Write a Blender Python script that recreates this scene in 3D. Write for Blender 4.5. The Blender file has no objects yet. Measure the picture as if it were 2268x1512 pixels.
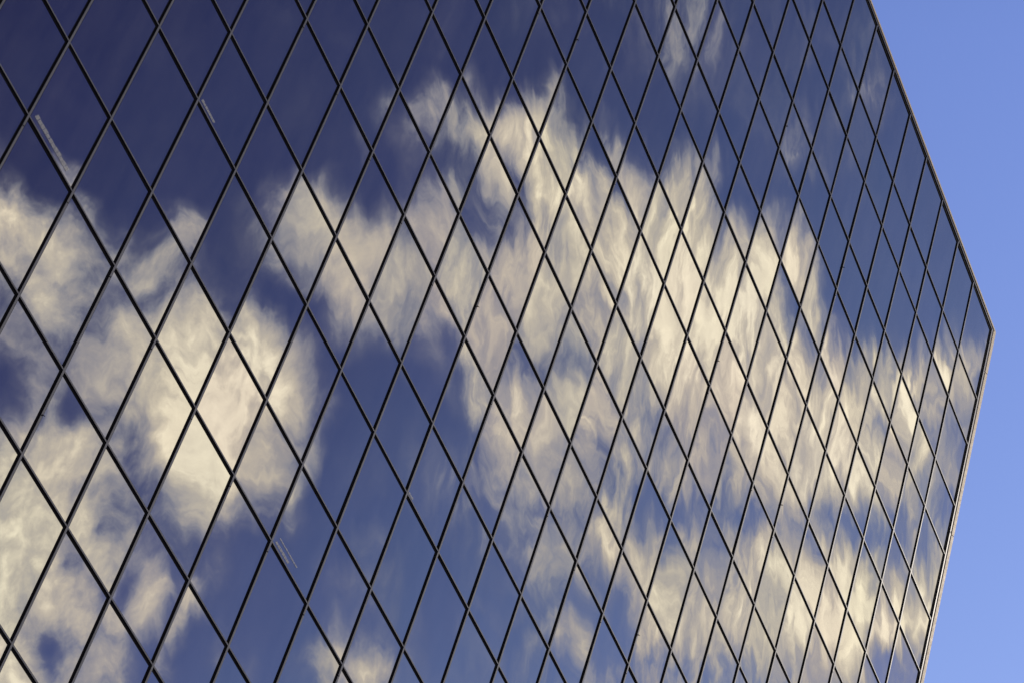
import bpy, bmesh, math, random
import numpy as np
from mathutils import Vector, Matrix

random.seed(7)
sc = bpy.context.scene

# ------------------------------------------------------------------ camera
CAM = Vector((-38.494, -24.989, 1.65))
CR = Vector((0.66764014, -0.67619418, 0.31147726))     # image right
CD = Vector((0.49170733, 0.08636389, -0.86646707))     # image down
CF = Vector((0.5589996, 0.73164384, 0.39014963))       # view direction
cam_data = bpy.data.cameras.new("camera")
cam_data.lens = 50.0
cam_data.sensor_width = 36.0
cam_data.clip_start = 0.1
cam_data.clip_end = 20000
cam = bpy.data.objects.new("camera", cam_data)
sc.collection.objects.link(cam)
m = Matrix.Identity(4)
for i in range(3):
    m[i][0] = CR[i]; m[i][1] = -CD[i]; m[i][2] = -CF[i]; m[i][3] = CAM[i]
cam.matrix_world = m
sc.camera = cam

# ------------------------------------------------------------------ exposure
sc.view_settings.view_transform = 'Standard'
sc.view_settings.look = 'None'
sc.view_settings.exposure = 0.0
sc.view_settings.gamma = 1.0
sc.cycles.max_bounces = 6
sc.cycles.glossy_bounces = 4
sc.cycles.filter_width = 1.5

# ------------------------------------------------------------------ sun
SUN = Vector((0.90, -0.30, 0.34)).normalized()          # towards the sun
sun_el = math.asin(SUN.z)
sun_rot = math.atan2(SUN.x, SUN.y)
sd = bpy.data.lights.new("sun", 'SUN')
sd.energy = 3.0
sd.angle = math.radians(0.5)
sd.color = (1.0, 0.90, 0.74)
so = bpy.data.objects.new("sun", sd)
so.rotation_euler = SUN.to_track_quat('Z', 'Y').to_euler()
sc.collection.objects.link(so)

# ------------------------------------------------------------------ sky and clouds
# Cloud cover of the half of the sky that lies behind the viewer, on a flat chart of
# that part of the sky: columns every 1.146 degrees, 0 = clear, 9 = thick sunlit cloud.
G = """
0 0 0 0 0 0 0 0 0 0 0 0 0 0 0 0 0 0 0 1 0 1 1 1.5 2 1.5 1 0 0 0 0 0 0 0 0
0 0 0 0 0 0 0 0 0 0 0 0 0 0 0 0 0 0 0 0 0 0 1 3 3 3 1 0 0 0 1 2 0 0 0
0 0 0 0 0 0 0 0 0 0 0 0 0 0 0 0 0 0 0 0 0 0 0 2 3.5 3 1 .5 0 0 1 1 0 0 0
0 0 0 0 0 0 0 0 0 0 0 0 0 0 0 .5 4 0 0 4 0 0 0 0 1 1 .5 .5 0 0 .5 1.5 0 0 0
0 0 0 0 0 0 0 0 0 0 0 0 0 0 2 3 4 5 6 4.5 1 0 0 0 .5 0 .5 1 .5 .5 1 .5 0 0 0
1 0 0 0 0 0 0 0 0 0 0 0 0 .5 3 3 3 5 6 6 5 1.5 0 0 0 0 .5 1 2 1 .5 0 0 0 0
5 0 0 0 0 0 0 0 0 0 0 0 1 0 1 0 1 3 3.5 7 6 5 2 2 3 .5 0 1 1.5 1 .5 .5 0 0 0
8 5 3 2 0 0 0 0 0 2 4 6 5 1 2 1 4 1 3 7 7 6 6 4 5 .5 0 .5 1 .5 .5 0 0 0 0
6.5 7 7 4 1.5 1 .5 0 0 2 4 6 6 6 5 3.5 4.5 3.5 3 5.5 6.5 6 6.5 7 7 2.5 4 3.5 1 0 0 0 0 0 0
6 6 7 6 2 2 4 3 1 0 3 5 6 5 5 4.5 5 5.5 5.5 5 5.5 6 7 8 8 7 6 6 4 0 0 0 0 0 0
4 5 6 4 4 6 3 3 3 1 0 3 4.5 6 3.5 4 5 5 6 6 5.5 6 6.5 7.5 8.5 8 8 7.5 5 1 0 0 0 0 0
3 5 6 4 3 2.5 4 5 6 3 .5 0 2.5 5 4 4.5 4 6 4 6 3.5 5 6 7 8 8 8 8 8 1 0 0 0 0 0
3 4 5 4 3 6 7 7 7 7 3 .5 2 1 2 3 2 5.5 4.5 4 5 4.5 6 7 7 7.5 7.5 6 7 3 2 2 1.5 2 1
.5 3 1.5 3 5 6 7 8 8 7 6 1.5 0 0 0 1.5 2.5 4.5 3 2.5 2 5 6 6 6.5 7 6.5 5 7 5 4.5 5.5 5 4.5 4.5
1 4 1 3 4 4 7 8 8.5 8 7.5 4 0 0 0 .5 1 5 4 5 6 6 4 5.5 6 6.5 6.5 7.5 7.5 5.5 7 6 7 4 3.5
4 5 6 6 3.5 3 7 8.5 9 5 5 1 0 .5 0 0 .5 3 6 5.5 5 4 4.5 4 4 4.5 6 7.5 7.5 7.5 7.5 3.5 7.5 5.5 1.5
6 6.5 7 6 3 3 6 8 9 6 4 1 .5 1 .5 1.5 1.5 2 5 5 5 4 4.5 3.5 4.5 4.5 5 6 7.5 7.5 7.5 5 6.5 5 2
6.5 7 6 2.5 3 2 1.5 6 6.5 4 4.5 0 0 1 0 1.5 1.5 2.5 5 5 4 3 3 2.5 3 3.5 4.5 4.5 7 7 6 5 5.5 4 3
7.5 7 7 4 4 3 2 4 4 3 2 .5 0 0 .5 1 1.5 1.5 3 2.5 2.5 3 4.5 .5 1.5 1.5 2 3.5 2.5 3 3.5 3 4.5 1.5 2
7 7 6.5 3.5 3.5 3 3 .5 1.5 0 0 0 0 0 0 .5 1 .5 3 5 5 6 5.5 4 2 2.5 2.5 4 4 3 1.5 2.5 3.5 4 3
7.5 7 7 5 4 1.5 5 2 1 0 0 0 0 0 0 0 0 0 1 3 3 5 4 6 5 5 5 7.5 6 7.5 6 3 3.5 4.5 4
7 4 6 6 5.5 3 6.5 2 .5 0 0 0 0 0 0 0 0 0 0 .5 1 2.5 3.5 5.5 6 5 5.5 7 8 8 8 7 6 4.5 4
7 6 .5 3 4.5 5 2 .5 .5 0 0 0 1 1.5 .5 0 0 0 0 2 2.5 .5 3 5 6 6 6 6 8 8.5 8.5 8 7 4 3
7.5 7.5 1.5 3 4 1.5 .5 .5 2.5 0 0 3 4 4.5 2 0 0 .5 .5 1 2.5 2.5 1.5 4.5 4 4.5 3.5 4.5 6 7 6 1.5 2.5 2 2
7 7.5 4 5 5 1 0 .5 2 0 .5 1 4.5 5.5 1 0 0 1 1 1 1.5 2.5 2 3.5 2.5 3 3 3.5 4.5 3 4.5 3 1.5 2 2
"""
G = np.array([[float(v) for v in r.split()] for r in G.strip().split('\n')])
assert G.shape == (25, 35)
G[0:8, 26:34] *= 1.15
G[0:4, 22:27] *= 0.8
G[20:25, 16:21] += 0.7
G[20:24, 12:15] += 1.4
G[13:18, 6:10] += 0.7
G[5:13, 0:5] *= 0.9
G[17:20, 24:32] += 0.3
G[12:15, 12:16] *= 0.8
RANK = 12
U_, S_, V_ = np.linalg.svd(G, full_matrices=False)
FY = U_[:, :RANK] * np.sqrt(S_[:RANK])
FX = (V_[:RANK].T) * np.sqrt(S_[:RANK])

world = bpy.data.worlds.new("World")
sc.world = world
world.use_nodes = True
nt = world.node_tree
nt.nodes.clear()
N = nt.nodes
L = nt.links


class NB:
    """small helper for building node graphs"""
    def __init__(self, tree):
        self.t = tree

    def new(self, typ, **kw):
        n = self.t.nodes.new(typ)
        for k, v in kw.items():
            setattr(n, k, v)
        return n

    def put(self, sock, val):
        if isinstance(val, bpy.types.NodeSocket):
            self.t.links.new(val, sock)
        else:
            sock.default_value = val

    def math(self, op, a, b=0.0, c=None, clamp=False):
        n = self.new('ShaderNodeMath', operation=op)
        n.use_clamp = clamp
        self.put(n.inputs[0], a)
        self.put(n.inputs[1], b)
        if c is not None:
            self.put(n.inputs[2], c)
        return n.outputs[0]

    def vmath(self, op, a, b=None, c=None, scale=None):
        n = self.new('ShaderNodeVectorMath', operation=op)
        self.put(n.inputs[0], a)
        if b is not None:
            self.put(n.inputs[1], b)
        if c is not None:
            self.put(n.inputs[2], c)
        if scale is not None:
            self.put(n.inputs['Scale'], scale)
        return n.outputs['Value'] if op in ('DOT_PRODUCT', 'LENGTH') else n.outputs['Vector']

    def comb(self, x, y, z):
        n = self.new('ShaderNodeCombineXYZ')
        self.put(n.inputs[0], x); self.put(n.inputs[1], y); self.put(n.inputs[2], z)
        return n.outputs[0]

    def smooth(self, x, a, b):
        n = self.new('ShaderNodeMapRange', interpolation_type='SMOOTHSTEP')
        self.put(n.inputs[0], x)
        n.inputs[1].default_value = a; n.inputs[2].default_value = b
        n.inputs[3].default_value = 0.0; n.inputs[4].default_value = 1.0
        return n.outputs[0]

    def lin(self, x, a, b, c, d):
        n = self.new('ShaderNodeMapRange')
        self.put(n.inputs[0], x)
        for i, v in zip((1, 2, 3, 4), (a, b, c, d)):
            n.inputs[i].default_value = v
        return n.outputs[0]

    def ramp(self, fac, stops, interp='LINEAR'):
        n = self.new('ShaderNodeValToRGB')
        cr = n.color_ramp
        cr.interpolation = interp
        while len(cr.elements) > 1:
            cr.elements.remove(cr.elements[-1])
        cr.elements[0].position = stops[0][0]
        cr.elements[0].color = (*stops[0][1], 1)
        for p, c in stops[1:]:
            e = cr.elements.new(p)
            e.color = (*c, 1)
        self.put(n.inputs[0], fac)
        return n.outputs[0]

    def noise(self, vec, scale, detail=6, rough=0.5, dim='3D', w=None, dist=0.0, lac=2.0):
        n = self.new('ShaderNodeTexNoise', noise_dimensions=dim)
        self.put(n.inputs['Vector'], vec)
        if w is not None:
            self.put(n.inputs['W'], w)
        n.inputs['Scale'].default_value = scale
        n.inputs['Detail'].default_value = detail
        n.inputs['Roughness'].default_value = rough
        n.inputs['Lacunarity'].default_value = lac
        n.inputs['Distortion'].default_value = dist
        return n

    def mix(self, fac, a, b):
        n = self.new('ShaderNodeMix', data_type='RGBA')
        self.put(n.inputs[0], fac)
        self.put(n.inputs[6], a)
        self.put(n.inputs[7], b)
        return n.outputs[2]


w = NB(nt)
geo = w.new('ShaderNodeTexCoord')
D = w.vmath('NORMALIZE', geo.outputs['Generated'])


def mir(v):
    return (v.x, -v.y, v.z)


# chart of the cloudy part of the sky (gnomonic, about its own centre)
a_r = w.vmath('DOT_PRODUCT', D, mir(CR))
a_d = w.vmath('DOT_PRODUCT', D, mir(CD))
a_f = w.vmath('DOT_PRODUCT', D, mir(CF))
a_fs = w.math('MAXIMUM', a_f, 0.08)
cx = w.math('MULTIPLY_ADD', w.math('DIVIDE', a_r, a_fs), 50.0, 18.0)   # column coordinate
cy = w.math('MULTIPLY_ADD', w.math('DIVIDE', a_d, a_fs), 50.0, 12.0)   # row coordinate
P0 = w.comb(cx, cy, 0.0)
# billowing: bend the chart a little at two sizes
wn = w.noise(P0, 0.4, 1, 0.5)
wv = w.vmath('SUBTRACT', wn.outputs['Color'], (0.5, 0.5, 0.5))
P1 = w.vmath('ADD', P0, w.vmath('SCALE', wv, scale=1.2))
wn2 = w.noise(P0, 1.7, 3, 0.6)
wv2 = w.vmath('SUBTRACT', wn2.outputs['Color'], (0.5, 0.5, 0.5))
P1 = w.vmath('ADD', P1, w.vmath('SCALE', wv2, scale=0.25))
sx = w.new('ShaderNodeSeparateXYZ')
w.put(sx.inputs[0], P1)
px, py = sx.outputs[0], sx.outputs[1]


def table(coord, F, n0, n1):
    """piecewise curves F[n0..n1] over the chart coordinate, three at a time"""
    fac = w.math('DIVIDE', w.math('SUBTRACT', coord, float(n0)), float(n1 - n0), clamp=True)
    outs = []
    for g in range(0, RANK, 3):
        sub = F[:, g:g + 3]
        lo = sub.min(0); hi = sub.max(0); rng = np.maximum(hi - lo, 1e-6)
        nn = (sub - lo) / rng
        stops = [((i - n0) / (n1 - n0), tuple(float(v) for v in nn[i])) for i in range(n0, n1 + 1)]
        c = w.ramp(fac, stops, 'CARDINAL')
        outs.append(w.vmath('MULTIPLY_ADD', c, tuple(float(v) for v in rng), tuple(float(v) for v in lo)))
    return outs


XA = table(px, FX, 0, 17)
XB = table(px, FX, 17, 34)
YY = table(py, FY, 0, 24)
side = w.math('GREATER_THAN', px, 17.0)
val = None
for A, B, Y in zip(XA, XB, YY):
    n = w.new('ShaderNodeMix', data_type='VECTOR')
    w.put(n.inputs[0], side)
    w.put(n.inputs[4], A); w.put(n.inputs[5], B)
    d = w.vmath('DOT_PRODUCT', n.outputs[1], Y)
    val = d if val is None else w.math('ADD', val, d)
# beyond the charted part: light scattered cloud, none round the open blue side
in_x = w.math('MULTIPLY', w.smooth(cx, -5.0, -1.0), w.math('SUBTRACT', 1.0, w.smooth(cx, 35.0, 39.0)))
in_y = w.math('MULTIPLY', w.smooth(cy, -5.0, -1.0), w.math('SUBTRACT', 1.0, w.smooth(cy, 25.0, 29.0)))
inside = w.math('MULTIPLY', w.math('MULTIPLY', in_x, in_y), w.smooth(a_f, 0.3, 0.5))
clear_side = w.math('MULTIPLY', w.math('SUBTRACT', 1.0, w.smooth(w.vmath('DOT_PRODUCT', D, (0.0, 1.0, 0.0)), -0.15, 0.1)), 1.0)
n3 = w.noise(D, 3.2, 6, 0.55)
outer = w.math('MULTIPLY', w.lin(n3.outputs[0], 0.35, 0.75, 0.0, 7.0), clear_side)
far_right = w.math('SUBTRACT', 1.0, w.math('MULTIPLY', w.smooth(cx, 34.0, 37.0), w.smooth(a_f, 0.0, 0.1)))
outer = w.math('MULTIPLY', outer, far_right)
nm = w.new('ShaderNodeMix', data_type='FLOAT')
w.put(nm.inputs[0], inside); w.put(nm.inputs[2], outer); w.put(nm.inputs[3], val)
val = w.math('MAXIMUM', nm.outputs[0], 0.0)
# texture of the cloud: soft billows on one side, drawn-out fibres on the other


def octs(vec):
    f1 = w.noise(w.vmath('MULTIPLY', vec, (1.0, 0.95, 1.0)), 0.55, 8, 0.58)
    f2 = w.noise(w.vmath('MULTIPLY', vec, (1.0, 0.9, 1.0)), 1.5, 7, 0.60)
    g1 = w.noise(w.vmath('MULTIPLY', vec, (1.0, 0.36, 1.0)), 0.95, 7, 0.59)
    g2 = w.noise(w.vmath('MULTIPLY', vec, (1.0, 0.22, 1.0)), 1.9, 4, 0.54)

    def two(p, q, kp, kq):
        return w.math('ADD', w.math('MULTIPLY', w.math('SUBTRACT', p.outputs[0], 0.5), kp),
                      w.math('MULTIPLY', w.math('SUBTRACT', q.outputs[0], 0.5), kq))
    n = w.new('ShaderNodeMix', data_type='FLOAT')
    w.put(n.inputs[0], w.smooth(cx, 9.0, 19.0))
    w.put(n.inputs[2], two(f1, f2, 5.6, 3.6))
    w.put(n.inputs[3], two(g1, g2, 7.0, 5.4))
    return n.outputs[0]


tex = octs(P1)
tex_b = octs(w.vmath('ADD', P1, (-0.38, 0.50, 0.0)))
relief = w.math('MULTIPLY', w.math('SUBTRACT', tex, tex_b), 0.40)      # lit and shaded flanks of the billows
amp = w.smooth(val, -0.4, 2.6)
v2 = w.math('MULTIPLY_ADD', tex, amp, w.math('MULTIPLY', val, w.lin(cx, 8.0, 24.0, 0.97, 1.03)))
v9 = w.math('DIVIDE', v2, 9.0, clamp=True)

opac = w.ramp(v9, [(0.0, (0, 0, 0)), (0.04, (0.02,) * 3), (0.11, (0.11,) * 3), (0.20, (0.22,) * 3), (0.32, (0.52,) * 3), (0.44, (0.82,) * 3), (0.60, (1, 1, 1))])
CG = 3.9      # sunlit cloud against blue sky


def lin(c):
    return tuple((((x / 255) + 0.055) / 1.055) ** 2.4 for x in c)


vc = w.math('DIVIDE', w.math('ADD', w.math('MINIMUM', v2, 8.2), relief), 9.0, clamp=True)
ccol = w.ramp(vc, [(0.10, lin((128, 128, 144))), (0.33, lin((150, 148, 156))), (0.50, lin((166, 159, 158))),
                   (0.70, lin((194, 182, 168))), (0.84, lin((219, 205, 184))), (1.0, lin((250, 235, 208)))])
ccol = w.vmath('SCALE', ccol, scale=CG)

sky = w.new('ShaderNodeTexSky')
sky.sky_type = 'NISHITA'
sky.sun_disc = False
sky.sun_elevation = sun_el
sky.sun_rotation = sun_rot
sky.altitude = 200
sky.air_density = 1.0
sky.dust_density = 0.3
sky.ozone_density = 2.5
sz = w.new('ShaderNodeSeparateXYZ')
w.put(sz.inputs[0], D)
zz = w.math('MULTIPLY_ADD', w.math('MAXIMUM', sz.outputs[2], 0.0), 0.72, 0.28)
w.put(sky.inputs[0], w.vmath('NORMALIZE', w.comb(sz.outputs[0], sz.outputs[1], zz)))
SKYB = 0.14
# evening sky: deeper away from the sun
deep = w.ramp(w.math('MULTIPLY_ADD', w.vmath('DOT_PRODUCT', D, (0.80, 0.50, -0.33)), 0.5, 0.5),
              [(0.0, (0.16, 0.12, 0.24)), (0.28, (0.31, 0.25, 0.43)), (0.42, (0.48, 0.44, 0.63)), (0.595, (0.69, 0.78, 0.97)), (0.76, (0.79, 0.83, 1.03)), (0.91, (0.72, 0.74, 0.84)), (1.0, (0.70, 0.73, 0.78))])
skyc = w.vmath('MULTIPLY', sky.outputs[0], deep)
skyc = w.vmath('MULTIPLY', skyc, (1.86, 1.56, 1.68))
cl = w.vmath('SCALE', ccol, scale=1.0 / SKYB)
col = w.mix(opac, skyc, cl)
bg = w.new('ShaderNodeBackground')
w.put(bg.inputs[0], col)
bg.inputs[1].default_value = SKYB
wo = w.new('ShaderNodeOutputWorld')
w.put(wo.inputs[0], bg.outputs[0])
world.cycles.sampling_method = 'MANUAL'
world.cycles.sample_map_resolution = 256

# ------------------------------------------------------------------ materials


def mat(name):
    mt = bpy.data.materials.new(name)
    mt.use_nodes = True
    mt.node_tree.nodes.clear()
    b = NB(mt.node_tree)
    p = b.new('ShaderNodeBsdfPrincipled')
    o = b.new('ShaderNodeOutputMaterial')
    b.t.links.new(p.outputs[0], o.inputs[0])
    return mt, b, p


# diamond long axis and cross axis in the wall plane
AX_L = (-0.5, 0.0, 0.866)
AX_W = (0.866, 0.0, 0.5)


def make_glass():
    mt, b, p = mat("reflective_glass")
    p.inputs['Base Color'].default_value = (0.004, 0.005, 0.012, 1)
    p.inputs['Roughness'].default_value = 0.0
    p.inputs['IOR'].default_value = 3.0
    g = b.new('ShaderNodeNewGeometry')
    at = b.new('ShaderNodeAttribute', attribute_type='GEOMETRY', attribute_name='pane_seed')
    seed = b.math('MULTIPLY', at.outputs['Fac'], 37.0)
    cw = b.vmath('DOT_PRODUCT', g.outputs['Position'], AX_W)
    cl_ = b.vmath('DOT_PRODUCT', g.outputs['Position'], AX_L)
    # rolling waves of toughened glass
    na = b.noise(b.comb(b.math('MULTIPLY', cw, 2.7), b.math('MULTIPLY', cl_, 0.36), 0.0), 1.0, 2, 0.45, '4D', seed)
    nm_ = b.noise(b.comb(b.math('MULTIPLY', cw, 0.45), b.math('MULTIPLY', cl_, 0.45), 9.0), 1.0, 2, 0.5, '4D', seed)
    sxp = b.new('ShaderNodeSeparateXYZ')
    b.put(sxp.inputs[0], g.outputs['Position'])
    mod = b.math('MULTIPLY', b.lin(nm_.outputs[0], 0.38, 0.62, 0.3, 1.3), b.lin(sxp.outputs[0], -30.0, -10.0, 0.28, 1.3))
    nb_ = b.noise(b.comb(b.math('MULTIPLY', cw, 0.7), b.math('MULTIPLY', cl_, 0.7), 5.0), 1.0, 2, 0.5, '4D', seed)
    nc = b.noise(b.comb(b.math('MULTIPLY', cw, 1.1), b.math('MULTIPLY', cl_, 0.9), 11.0), 1.0, 2, 0.5, '4D', seed)
    dl = b.math('ADD', b.math('MULTIPLY', b.math('MULTIPLY', b.math('SUBTRACT', na.outputs[0], 0.5), mod), 0.030),
                b.math('MULTIPLY', b.math('SUBTRACT', nb_.outputs[0], 0.5), b.lin(sxp.outputs[0], -30.0, -10.0, 0.012, 0.020)))
    dw = b.math('MULTIPLY', b.math('SUBTRACT', nc.outputs[0], 0.5), 0.009)
    # every pane is bowed a little in its frame, each by its own amount
    lo = b.new('ShaderNodeAttribute', attribute_type='GEOMETRY', attribute_name='pane_local')
    wn_ = b.new('ShaderNodeTexWhiteNoise', noise_dimensions='1D')
    b.put(wn_.inputs['W'], b.math('MULTIPLY', at.outputs['Fac'], 91.0))
    hue_ = b.new('ShaderNodeTexWhiteNoise', noise_dimensions='1D')
    b.put(hue_.inputs['W'], b.math('MULTIPLY', at.outputs['Fac'], 53.0))
    kv = b.vmath('MULTIPLY_ADD', wn_.outputs['Color'], (0.016, 0.0, 0.012), (-0.006, 0.0, -0.004))
    bow = b.vmath('MULTIPLY', lo.outputs['Vector'], kv)
    lean = b.vmath('MULTIPLY', b.vmath('SUBTRACT', hue_.outputs['Color'], (0.5, 0.5, 0.5)), (0.008, 0.0, 0.012))
    off = b.vmath('ADD', b.vmath('ADD', bow, lean), b.vmath('SCALE', AX_L, scale=dl))
    off = b.vmath('ADD', off, b.vmath('SCALE', AX_W, scale=dw))
    # coating batches: each pane a trace warmer, cooler or denser than the next, and faint dust
    hue = b.new('ShaderNodeTexWhiteNoise', noise_dimensions='1D')
    b.put(hue.inputs['W'], seed)
    big = b.noise(g.outputs['Position'], 0.16, 3, 0.5)
    tint = b.vmath('ADD', b.vmath('MULTIPLY', b.vmath('SUBTRACT', hue.outputs['Color'], (0.5, 0.5, 0.5)), (0.022, 0.022, 0.026)),
                   b.vmath('MULTIPLY', b.vmath('SUBTRACT', big.outputs['Color'], (0.5, 0.5, 0.5)), (0.07, 0.04, 0.06)))
    b.t.links.new(b.vmath('ADD', tint, (0.95, 0.965, 0.95)), p.inputs['Specular Tint'])
    du = b.noise(b.vmath('MULTIPLY', g.outputs['Position'], (2.2, 1, 0.5)), 1.0, 7, 0.65)
    b.t.links.new(b.vmath('SCALE', (0.8, 0.78, 0.74), scale=b.lin(du.outputs[0], 0.35, 0.75, 0.004, 0.030)), p.inputs['Base Color'])
    nn = b.vmath('NORMALIZE', b.vmath('ADD', g.outputs['Normal'], off))
    b.t.links.new(nn, p.inputs['Normal'])
    return mt


GLASS = make_glass()


def make_metal(name, c, rough, metallic=0.0, var=0.15, spec=0.5):
    mt, b, p = mat(name)
    g = b.new('ShaderNodeNewGeometry')
    n = b.noise(g.outputs['Position'], 1.3, 5, 0.6)
    k = b.lin(n.outputs[0], 0.3, 0.7, 1 - var, 1 + var)
    b.t.links.new(b.vmath('SCALE', c, scale=k), p.inputs['Base Color'])
    p.inputs['Roughness'].default_value = rough
    p.inputs['Metallic'].default_value = metallic
    p.inputs['Specular IOR Level'].default_value = spec
    n2 = b.noise(g.outputs['Position'], 9.0, 4, 0.6)
    b.t.links.new(b.lin(n2.outputs[0], 0.3, 0.7, rough * 0.85, min(1, rough * 1.15)), p.inputs['Roughness'])
    return mt


CAPM = make_metal("grey_aluminium", (0.095, 0.098, 0.104), 0.36, 0.5, 0.10, 0.5)
BLACK = make_metal("black_gasket", (0.006, 0.006, 0.007), 0.85, 0, 0.2, 0.05)
BEIGE = make_metal("beige_panel", (0.43, 0.355, 0.235), 0.55, 0.0, 0.05, 0.3)
DARK = make_metal("dark_wall", (0.05, 0.05, 0.055), 0.7, 0.0, 0.2, 0.3)
GROUNDM = make_metal("paving", (0.22, 0.21, 0.20), 0.85, 0.0, 0.2, 0.3)

mt, b, p = mat("ceiling_glow")  # faint glow for strips on the glass front, imitating lit ceilings
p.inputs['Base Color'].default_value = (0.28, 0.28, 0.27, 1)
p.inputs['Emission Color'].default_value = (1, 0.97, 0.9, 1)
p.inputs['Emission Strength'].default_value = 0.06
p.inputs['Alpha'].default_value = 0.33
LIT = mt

# ------------------------------------------------------------------ lattice
O = np.array([0.0, 26.315])                 # lattice origin at the corner (x, z)
E1 = np.array([-1.38293, 0.80467])          # one step along the sloping bars
E2 = np.array([0.0, -4.00513])              # one wide + one narrow bay down
AW = 0.566875
D0, D1 = -0.21, -0.1103
JMAX, KMAX = 30, 34


def uu(j):
    return D0 if j == 0 else float(j)


def vv(k):
    return D1 if k == 0 else k // 2 + (k % 2) * AW


def node(j, k, du=0.0, dv=0.0):
    return O + (uu(j) + du) * E1 + (vv(k) + dv) * E2


L1 = np.linalg.norm(E1)
e1n = E1 / L1
e2n = E2 / np.linalg.norm(E2)
sinA = abs(e1n[0] * e2n[1] - e1n[1] * e2n[0])
ZB = 0.6                                     # foot of the glazing
YG = 0.034                                   # glass plane behind the cap face


def obj(name, me, parent=None, m=None):
    o = bpy.data.objects.new(name, me)
    sc.collection.objects.link(o)
    if parent:
        o.parent = parent
    if m:
        me.materials.append(m)
    return o


class MB:
    def __init__(self):
        self.v = []; self.f = []; self.seed = []; self.loc = []

    def prism(self, poly, y0, y1, seed=0.0, ys=None):
        """poly: list of (x,z) ; solid between y0 (front) and y1 (back)"""
        n = len(poly); s = len(self.v)
        if ys is None:
            ys = [0.0] * n
        for (x, z), d in zip(poly, ys):
            self.v.append((x, y0 + d, z))
        for (x, z), d in zip(poly, ys):
            self.v.append((x, y1 + d, z))
        area = sum(poly[i][0] * poly[(i + 1) % n][1] - poly[(i + 1) % n][0] * poly[i][1] for i in range(n))
        idx = list(range(n))
        if area < 0:
            idx = idx[::-1]
        # front face must look towards -y
        self.f.append([s + i for i in idx])
        self.f.append([s + n + i for i in reversed(idx)])
        for a in range(n):
            i, k = idx[a], idx[(a + 1) % n]
            self.f.append([s + k, s + i, s + n + i, s + n + k])
        self.seed += [seed] * (n + 2)
        cxm = sum(q[0] for q in poly) / n
        czm = sum(q[1] for q in poly) / n
        self.loc += [(x - cxm, 0.0, z - czm) for x, z in poly] * 2

    def mesh(self, name, attr=False):
        me = bpy.data.meshes.new(name)
        me.from_pydata(self.v, [], self.f)
        if attr:
            a = me.attributes.new('pane_seed', 'FLOAT', 'FACE')
            a.data.foreach_set('value', self.seed)
            a = me.attributes.new('pane_local', 'FLOAT_VECTOR', 'POINT')
            a.data.foreach_set('vector', [c for q in self.loc for c in q])
        me.update()
        return me


def clip(poly, f):
    """keep the part of the polygon where f(p) >= 0"""
    out = []
    n = len(poly)
    for i in range(n):
        a, c = np.array(poly[i]), np.array(poly[(i + 1) % n])
        fa, fc = f(a), f(c)
        if fa >= 0:
            out.append(a)
        if (fa >= 0) != (fc >= 0):
            t = fa / (fa - fc)
            out.append(a + (c - a) * t)
    return out


XL = float(node(JMAX, 0)[0])


def clip_wall(poly):
    poly = clip(poly, lambda q: q[1] - ZB)
    if len(poly) > 2:
        poly = clip(poly, lambda q: q[0] - XL)
    return poly


def project(x, y, z):
    d = Vector((x, y, z)) - CAM
    zf = d.dot(CF)
    if zf <= 0.1:
        return None
    return (1134 + 3150 * d.dot(CR) / zf, 756 + 3150 * d.dot(CD) / zf)


def seen_area(poly):
    pts = []
    for x, z in poly:
        q = project(x, YG, z)
        if q is None:
            return 0.0
        pts.append(np.array(q))
    for fn in (lambda q: q[0], lambda q: 2268 - q[0], lambda q: q[1], lambda q: 1512 - q[1]):
        pts = clip(pts, fn)
        if len(pts) < 3:
            return 0.0
    return abs(sum(pts[i][0] * pts[(i + 1) % len(pts)][1] - pts[(i + 1) % len(pts)][0] * pts[i][1] for i in range(len(pts)))) / 2


# ------------------------------------------------------------------ building
bld = bpy.data.objects.new("glass_building", None)
sc.collection.objects.link(bld)
bld['label'] = "tall mirror glass building with a diamond grid of black and grey bars reflecting clouds"
bld['category'] = "building"

# panes
panes = []
for k in range(KMAX):
    for j in range(JMAX):
        q = [node(j, k), node(j + 1, k), node(j + 1, k + 1), node(j, k + 1)]
        poly = clip_wall(q)
        if len(poly) < 3:
            continue
        panes.append((seen_area(poly), j, k, poly))
panes.sort(key=lambda r: -r[0])
rest = MB()
nvis = 0
for i, (ar, j, k, poly) in enumerate(panes):
    c = sum(poly) / len(poly)
    ax, az = (max(-0.0036, min(0.0036, random.gauss(0, 0.0027))) for _ in range(2))
    ys = [float(ax * (q[0] - c[0]) + az * (q[1] - c[1])) for q in poly]
    poly = [(float(q[0]), float(q[1])) for q in poly]
    seed = random.random()
    if ar > 0:
        nvis += 1
    if i < 100:
        mb = MB()
        mb.prism(poly, YG, YG + 0.012, seed, ys)
        obj("glass_pane", mb.mesh("glass_pane", True), bld, GLASS)
    else:
        rest.prism(poly, YG, YG + 0.012, seed, ys)
ro = obj("small_glass_panes", rest.mesh("small_glass_panes", True), bld, GLASS)
ro['kind'] = "stuff"
print("visible panes", nvis)


def strip(p, q, side, a, c):
    """parallelogram along p->q, from offset a to offset c on the given side (unit normal)"""
    return [p + side * a, q + side * a, q + side * c, p + side * c]


def seg_in_wall(p, q):
    """clip a segment to the wall"""
    t0, t1 = 0.0, 1.0
    for f in (lambda s: s[1] - ZB, lambda s: s[0] - XL):
        fp, fq = f(p), f(q)
        if fp < 0 and fq < 0:
            return None
        if fp < 0:
            t0 = max(t0, fp / (fp - fq))
        elif fq < 0:
            t1 = min(t1, fp / (fp - fq))
    if t1 - t0 < 1e-3:
        return None
    return p + (q - p) * t0, p + (q - p) * t1


def tup(poly):
    return [(float(a[0]), float(a[1])) for a in poly]


# upright bars (run along E2); side pointing to +x
SV = np.array([1.0, 0.0])
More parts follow.
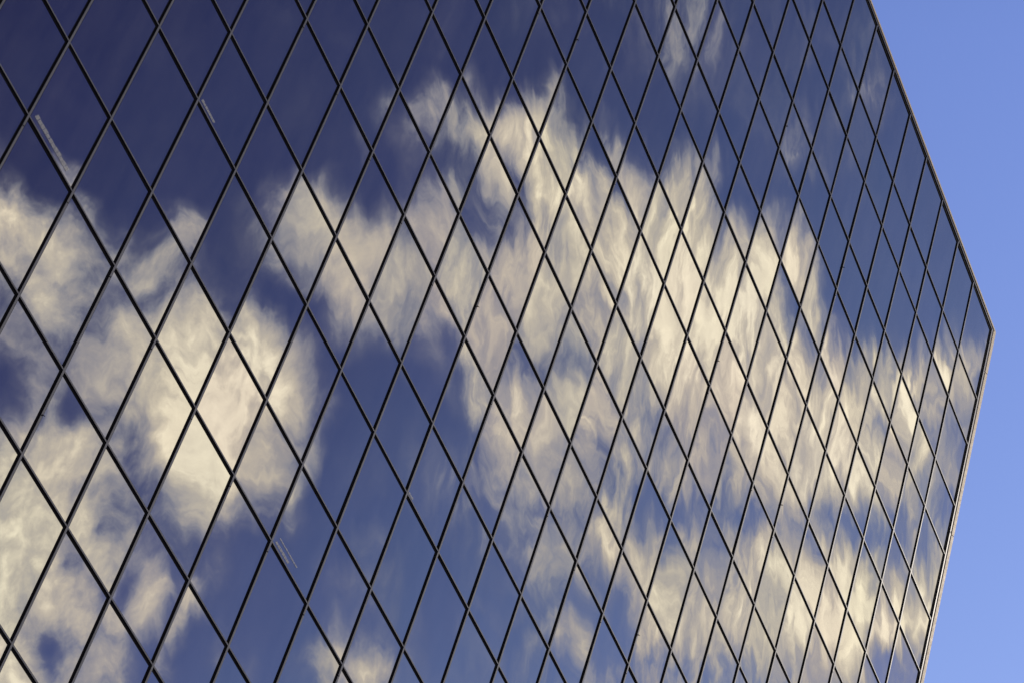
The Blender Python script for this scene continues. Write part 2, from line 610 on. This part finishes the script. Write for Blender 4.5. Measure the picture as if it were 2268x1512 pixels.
# sloping bars (along E1); side pointing up-right
SS = np.array([-e1n[1], e1n[0]])
if SS[1] < 0:
    SS = -SS

CW_V, CW_S = 0.039, 0.023                    # width of the grey caps
GV, GS = 0.046, 0.056                        # dark gasket left of them
for j in range(1, JMAX + 1):
    top = node(j, 0)
    bot = np.array([top[0], ZB])
    s = seg_in_wall(top, bot)
    if s is None:
        continue
    mb = MB()
    mb.prism(tup(strip(s[0], s[1], SV, 0.001, CW_V - 0.001)), 0.005, YG + 0.02)
    mb.prism(tup(strip(s[0], s[1], SV, -GV, CW_V + 0.012)), YG - 0.014, YG + 0.018)
    bar = obj("mullion", mb.mesh("mullion"), bld, BLACK)
    # cap in lengths, butted just below every fourth sloping bar
    cuts = [top[1]]
    k = 4
    while k <= KMAX:
        z = node(j, k)[1] - 0.24
        if ZB < z < top[1]:
            cuts.append(z)
        k += 4
    cuts.append(ZB)
    cb = MB()
    x0 = top[0]
    for a, c in zip(cuts[:-1], cuts[1:]):
        hi, lo = a - 0.010, c + 0.010
        if hi - lo < 0.05:
            continue
        cb.prism([(x0, lo), (x0 + CW_V, lo), (x0 + CW_V, hi), (x0, hi)], 0.0, 0.012)
    obj("cap", cb.mesh("cap"), bar, CAPM)

for k in range(1, KMAX):
    p, q = node(0, k), node(JMAX, k)
    s = seg_in_wall(p, q)
    if s is None:
        continue
    mb = MB()
    mb.prism(tup(strip(s[0], s[1], SS, 0.001, CW_S - 0.001)), 0.008, YG + 0.021)
    mb.prism(tup(strip(s[0], s[1], SS, -GS, CW_S + 0.010)), YG - 0.012, YG + 0.019)
    bar = obj("sloping_mullion", mb.mesh("sloping_mullion"), bld, BLACK)
    cb = MB()
    cb.prism(tup(strip(s[0], s[1], SS, 0.0, CW_S)), 0.004, 0.014)
    obj("cap", cb.mesh("cap"), bar, CAPM)

# right-hand corner trim and roof coping
c0 = node(0, 0)
ctop = c0 + SS * 0.0
H = float(c0[1])
mb = MB()
mb.prism([(c0[0] - 0.085, ZB), (c0[0] + 0.0, ZB), (c0[0] + 0.0, H), (c0[0] - 0.085, H)], YG - 0.016, YG + 0.03)
mb.prism([(c0[0] + 0.001, ZB), (c0[0] + 0.24, ZB), (c0[0] + 0.24, H), (c0[0] + 0.001, H)], 0.012, YG + 0.03)
ct = obj("corner_trim", mb.mesh("corner_trim"), bld, BLACK)
zs = list(np.arange(ZB, H, 6.1)) + [H]
mb = MB()
mc = MB()
for a, c in zip(zs[:-1], zs[1:]):
    hi = c - 0.006 if c < H else c + 0.06
    mb.prism([(c0[0], a), (c0[0] + 0.085, a), (c0[0] + 0.085, hi), (c0[0], hi)], -0.004, 0.0125)
    mc.prism([(c0[0] + 0.10, a), (c0[0] + 0.25, a), (c0[0] + 0.25, hi - 0.02), (c0[0] + 0.10, hi - 0.02)], -0.02, 0.30)
obj("cap", mb.mesh("cap"), ct, CAPM)
obj("beige_panel", mc.mesh("beige_panel"), ct, BEIGE)

pe = node(JMAX, 0)
mb = MB()
mb.prism(tup(strip(c0, pe, SS, -0.070, 0.0)), YG - 0.017, YG + 0.026)
rc = obj("roof_coping", mb.mesh("roof_coping"), bld, BLACK)
mb = MB()
mb.prism(tup(strip(c0 + np.array([0.08, 0]), pe, SS, 0.001, 0.035)), -0.003, YG + 0.03)
obj("cap", mb.mesh("cap"), rc, CAPM)
mb = MB()
mb.prism(tup(strip(c0 + np.array([0.20, 0]), pe, SS, 0.037, 0.10)), -0.01, 0.32)
obj("beige_panel", mb.mesh("beige_panel"), rc, BEIGE)

# body of the building behind the glass
xr = float(c0[0]) + 0.22
poly = [(XL, 0.0), (xr, 0.0), (xr, H + 0.0), (XL, float(pe[1]) + 0.02)]
mb = MB()
mb.prism(poly, YG + 0.06, 24.0)
obj("wall", mb.mesh("wall"), bld, DARK)
mb = MB()
mb.prism([(XL, 0.0), (xr + 0.02, 0.0), (xr + 0.02, ZB - 0.002), (XL, ZB - 0.002)], -0.05, YG + 0.055)
obj("plinth", mb.mesh("plinth"), bld, DARK)

# translucent glow strips laid on opaque panes, imitating lit ceilings inside: start node, offset along/aside, length
def glow_strips(j, k, down, side, length, width, n, seed):
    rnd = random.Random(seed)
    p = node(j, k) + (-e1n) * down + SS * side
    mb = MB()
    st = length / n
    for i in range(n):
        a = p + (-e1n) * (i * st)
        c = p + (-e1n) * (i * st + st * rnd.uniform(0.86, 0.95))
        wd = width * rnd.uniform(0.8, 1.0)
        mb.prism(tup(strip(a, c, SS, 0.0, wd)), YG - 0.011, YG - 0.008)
    obj("ceiling_glow_strip", mb.mesh("ceiling_glow_strip"), bld, LIT)


glow_strips(23, 16, 0.08, 0.11, 1.15, 0.085, 12, 1)
glow_strips(21, 14, 0.06, 0.075, 0.52, 0.055, 7, 2)
glow_strips(17, 16, 0.10, 0.20, 0.75, 0.030, 9, 3)
glow_strips(17, 16, 0.10, 0.07, 0.55, 0.060, 6, 4)
glow_strips(15, 14, 0.04, 0.05, 0.20, 0.05, 3, 7)


# small fixing studs on the upright bars
def stud(px_, py_):
    d = CR * ((px_ - 1134) / 3150) + CD * ((py_ - 756) / 3150) + CF
    t = -CAM.y / d.y
    h = CAM + d * t
    js = min(range(0, JMAX), key=lambda j: abs(node(j, 0)[0] - h.x))
    x = float(node(js, 0)[0])
    bm = bmesh.new()
    bmesh.ops.create_cone(bm, cap_ends=True, segments=12, radius1=0.014, radius2=0.011, depth=0.035,
                          matrix=Matrix.Translation((x + 0.02, -0.022, h.z)) @ Matrix.Rotation(math.pi / 2, 4, 'X'))
    bmesh.ops.create_cone(bm, cap_ends=True, segments=8, radius1=0.007, radius2=0.007, depth=0.05,
                          matrix=Matrix.Translation((x + 0.045, -0.025, h.z)) @ Matrix.Rotation(math.pi / 2, 4, 'Y'))
    me = bpy.data.meshes.new("stud")
    bm.to_mesh(me); bm.free()
    obj("stud", me, bld, BLACK)


for q in ((1279, 90), (1742, 280), (1867, 592), (1588, 797), (1728, 1115), (91, 917), (1058, 680), (1413, 1405), (2106, 1178)):
    stud(*q)

# ------------------------------------------------------------------ ground
me = bpy.data.meshes.new("ground")
R_ = 4000
me.from_pydata([(-R_, -R_, 0), (R_, -R_, 0), (R_, R_, 0), (-R_, R_, 0)], [], [(0, 1, 2, 3)])
gr = obj("ground", me, None, GROUNDM)
gr['kind'] = "structure"
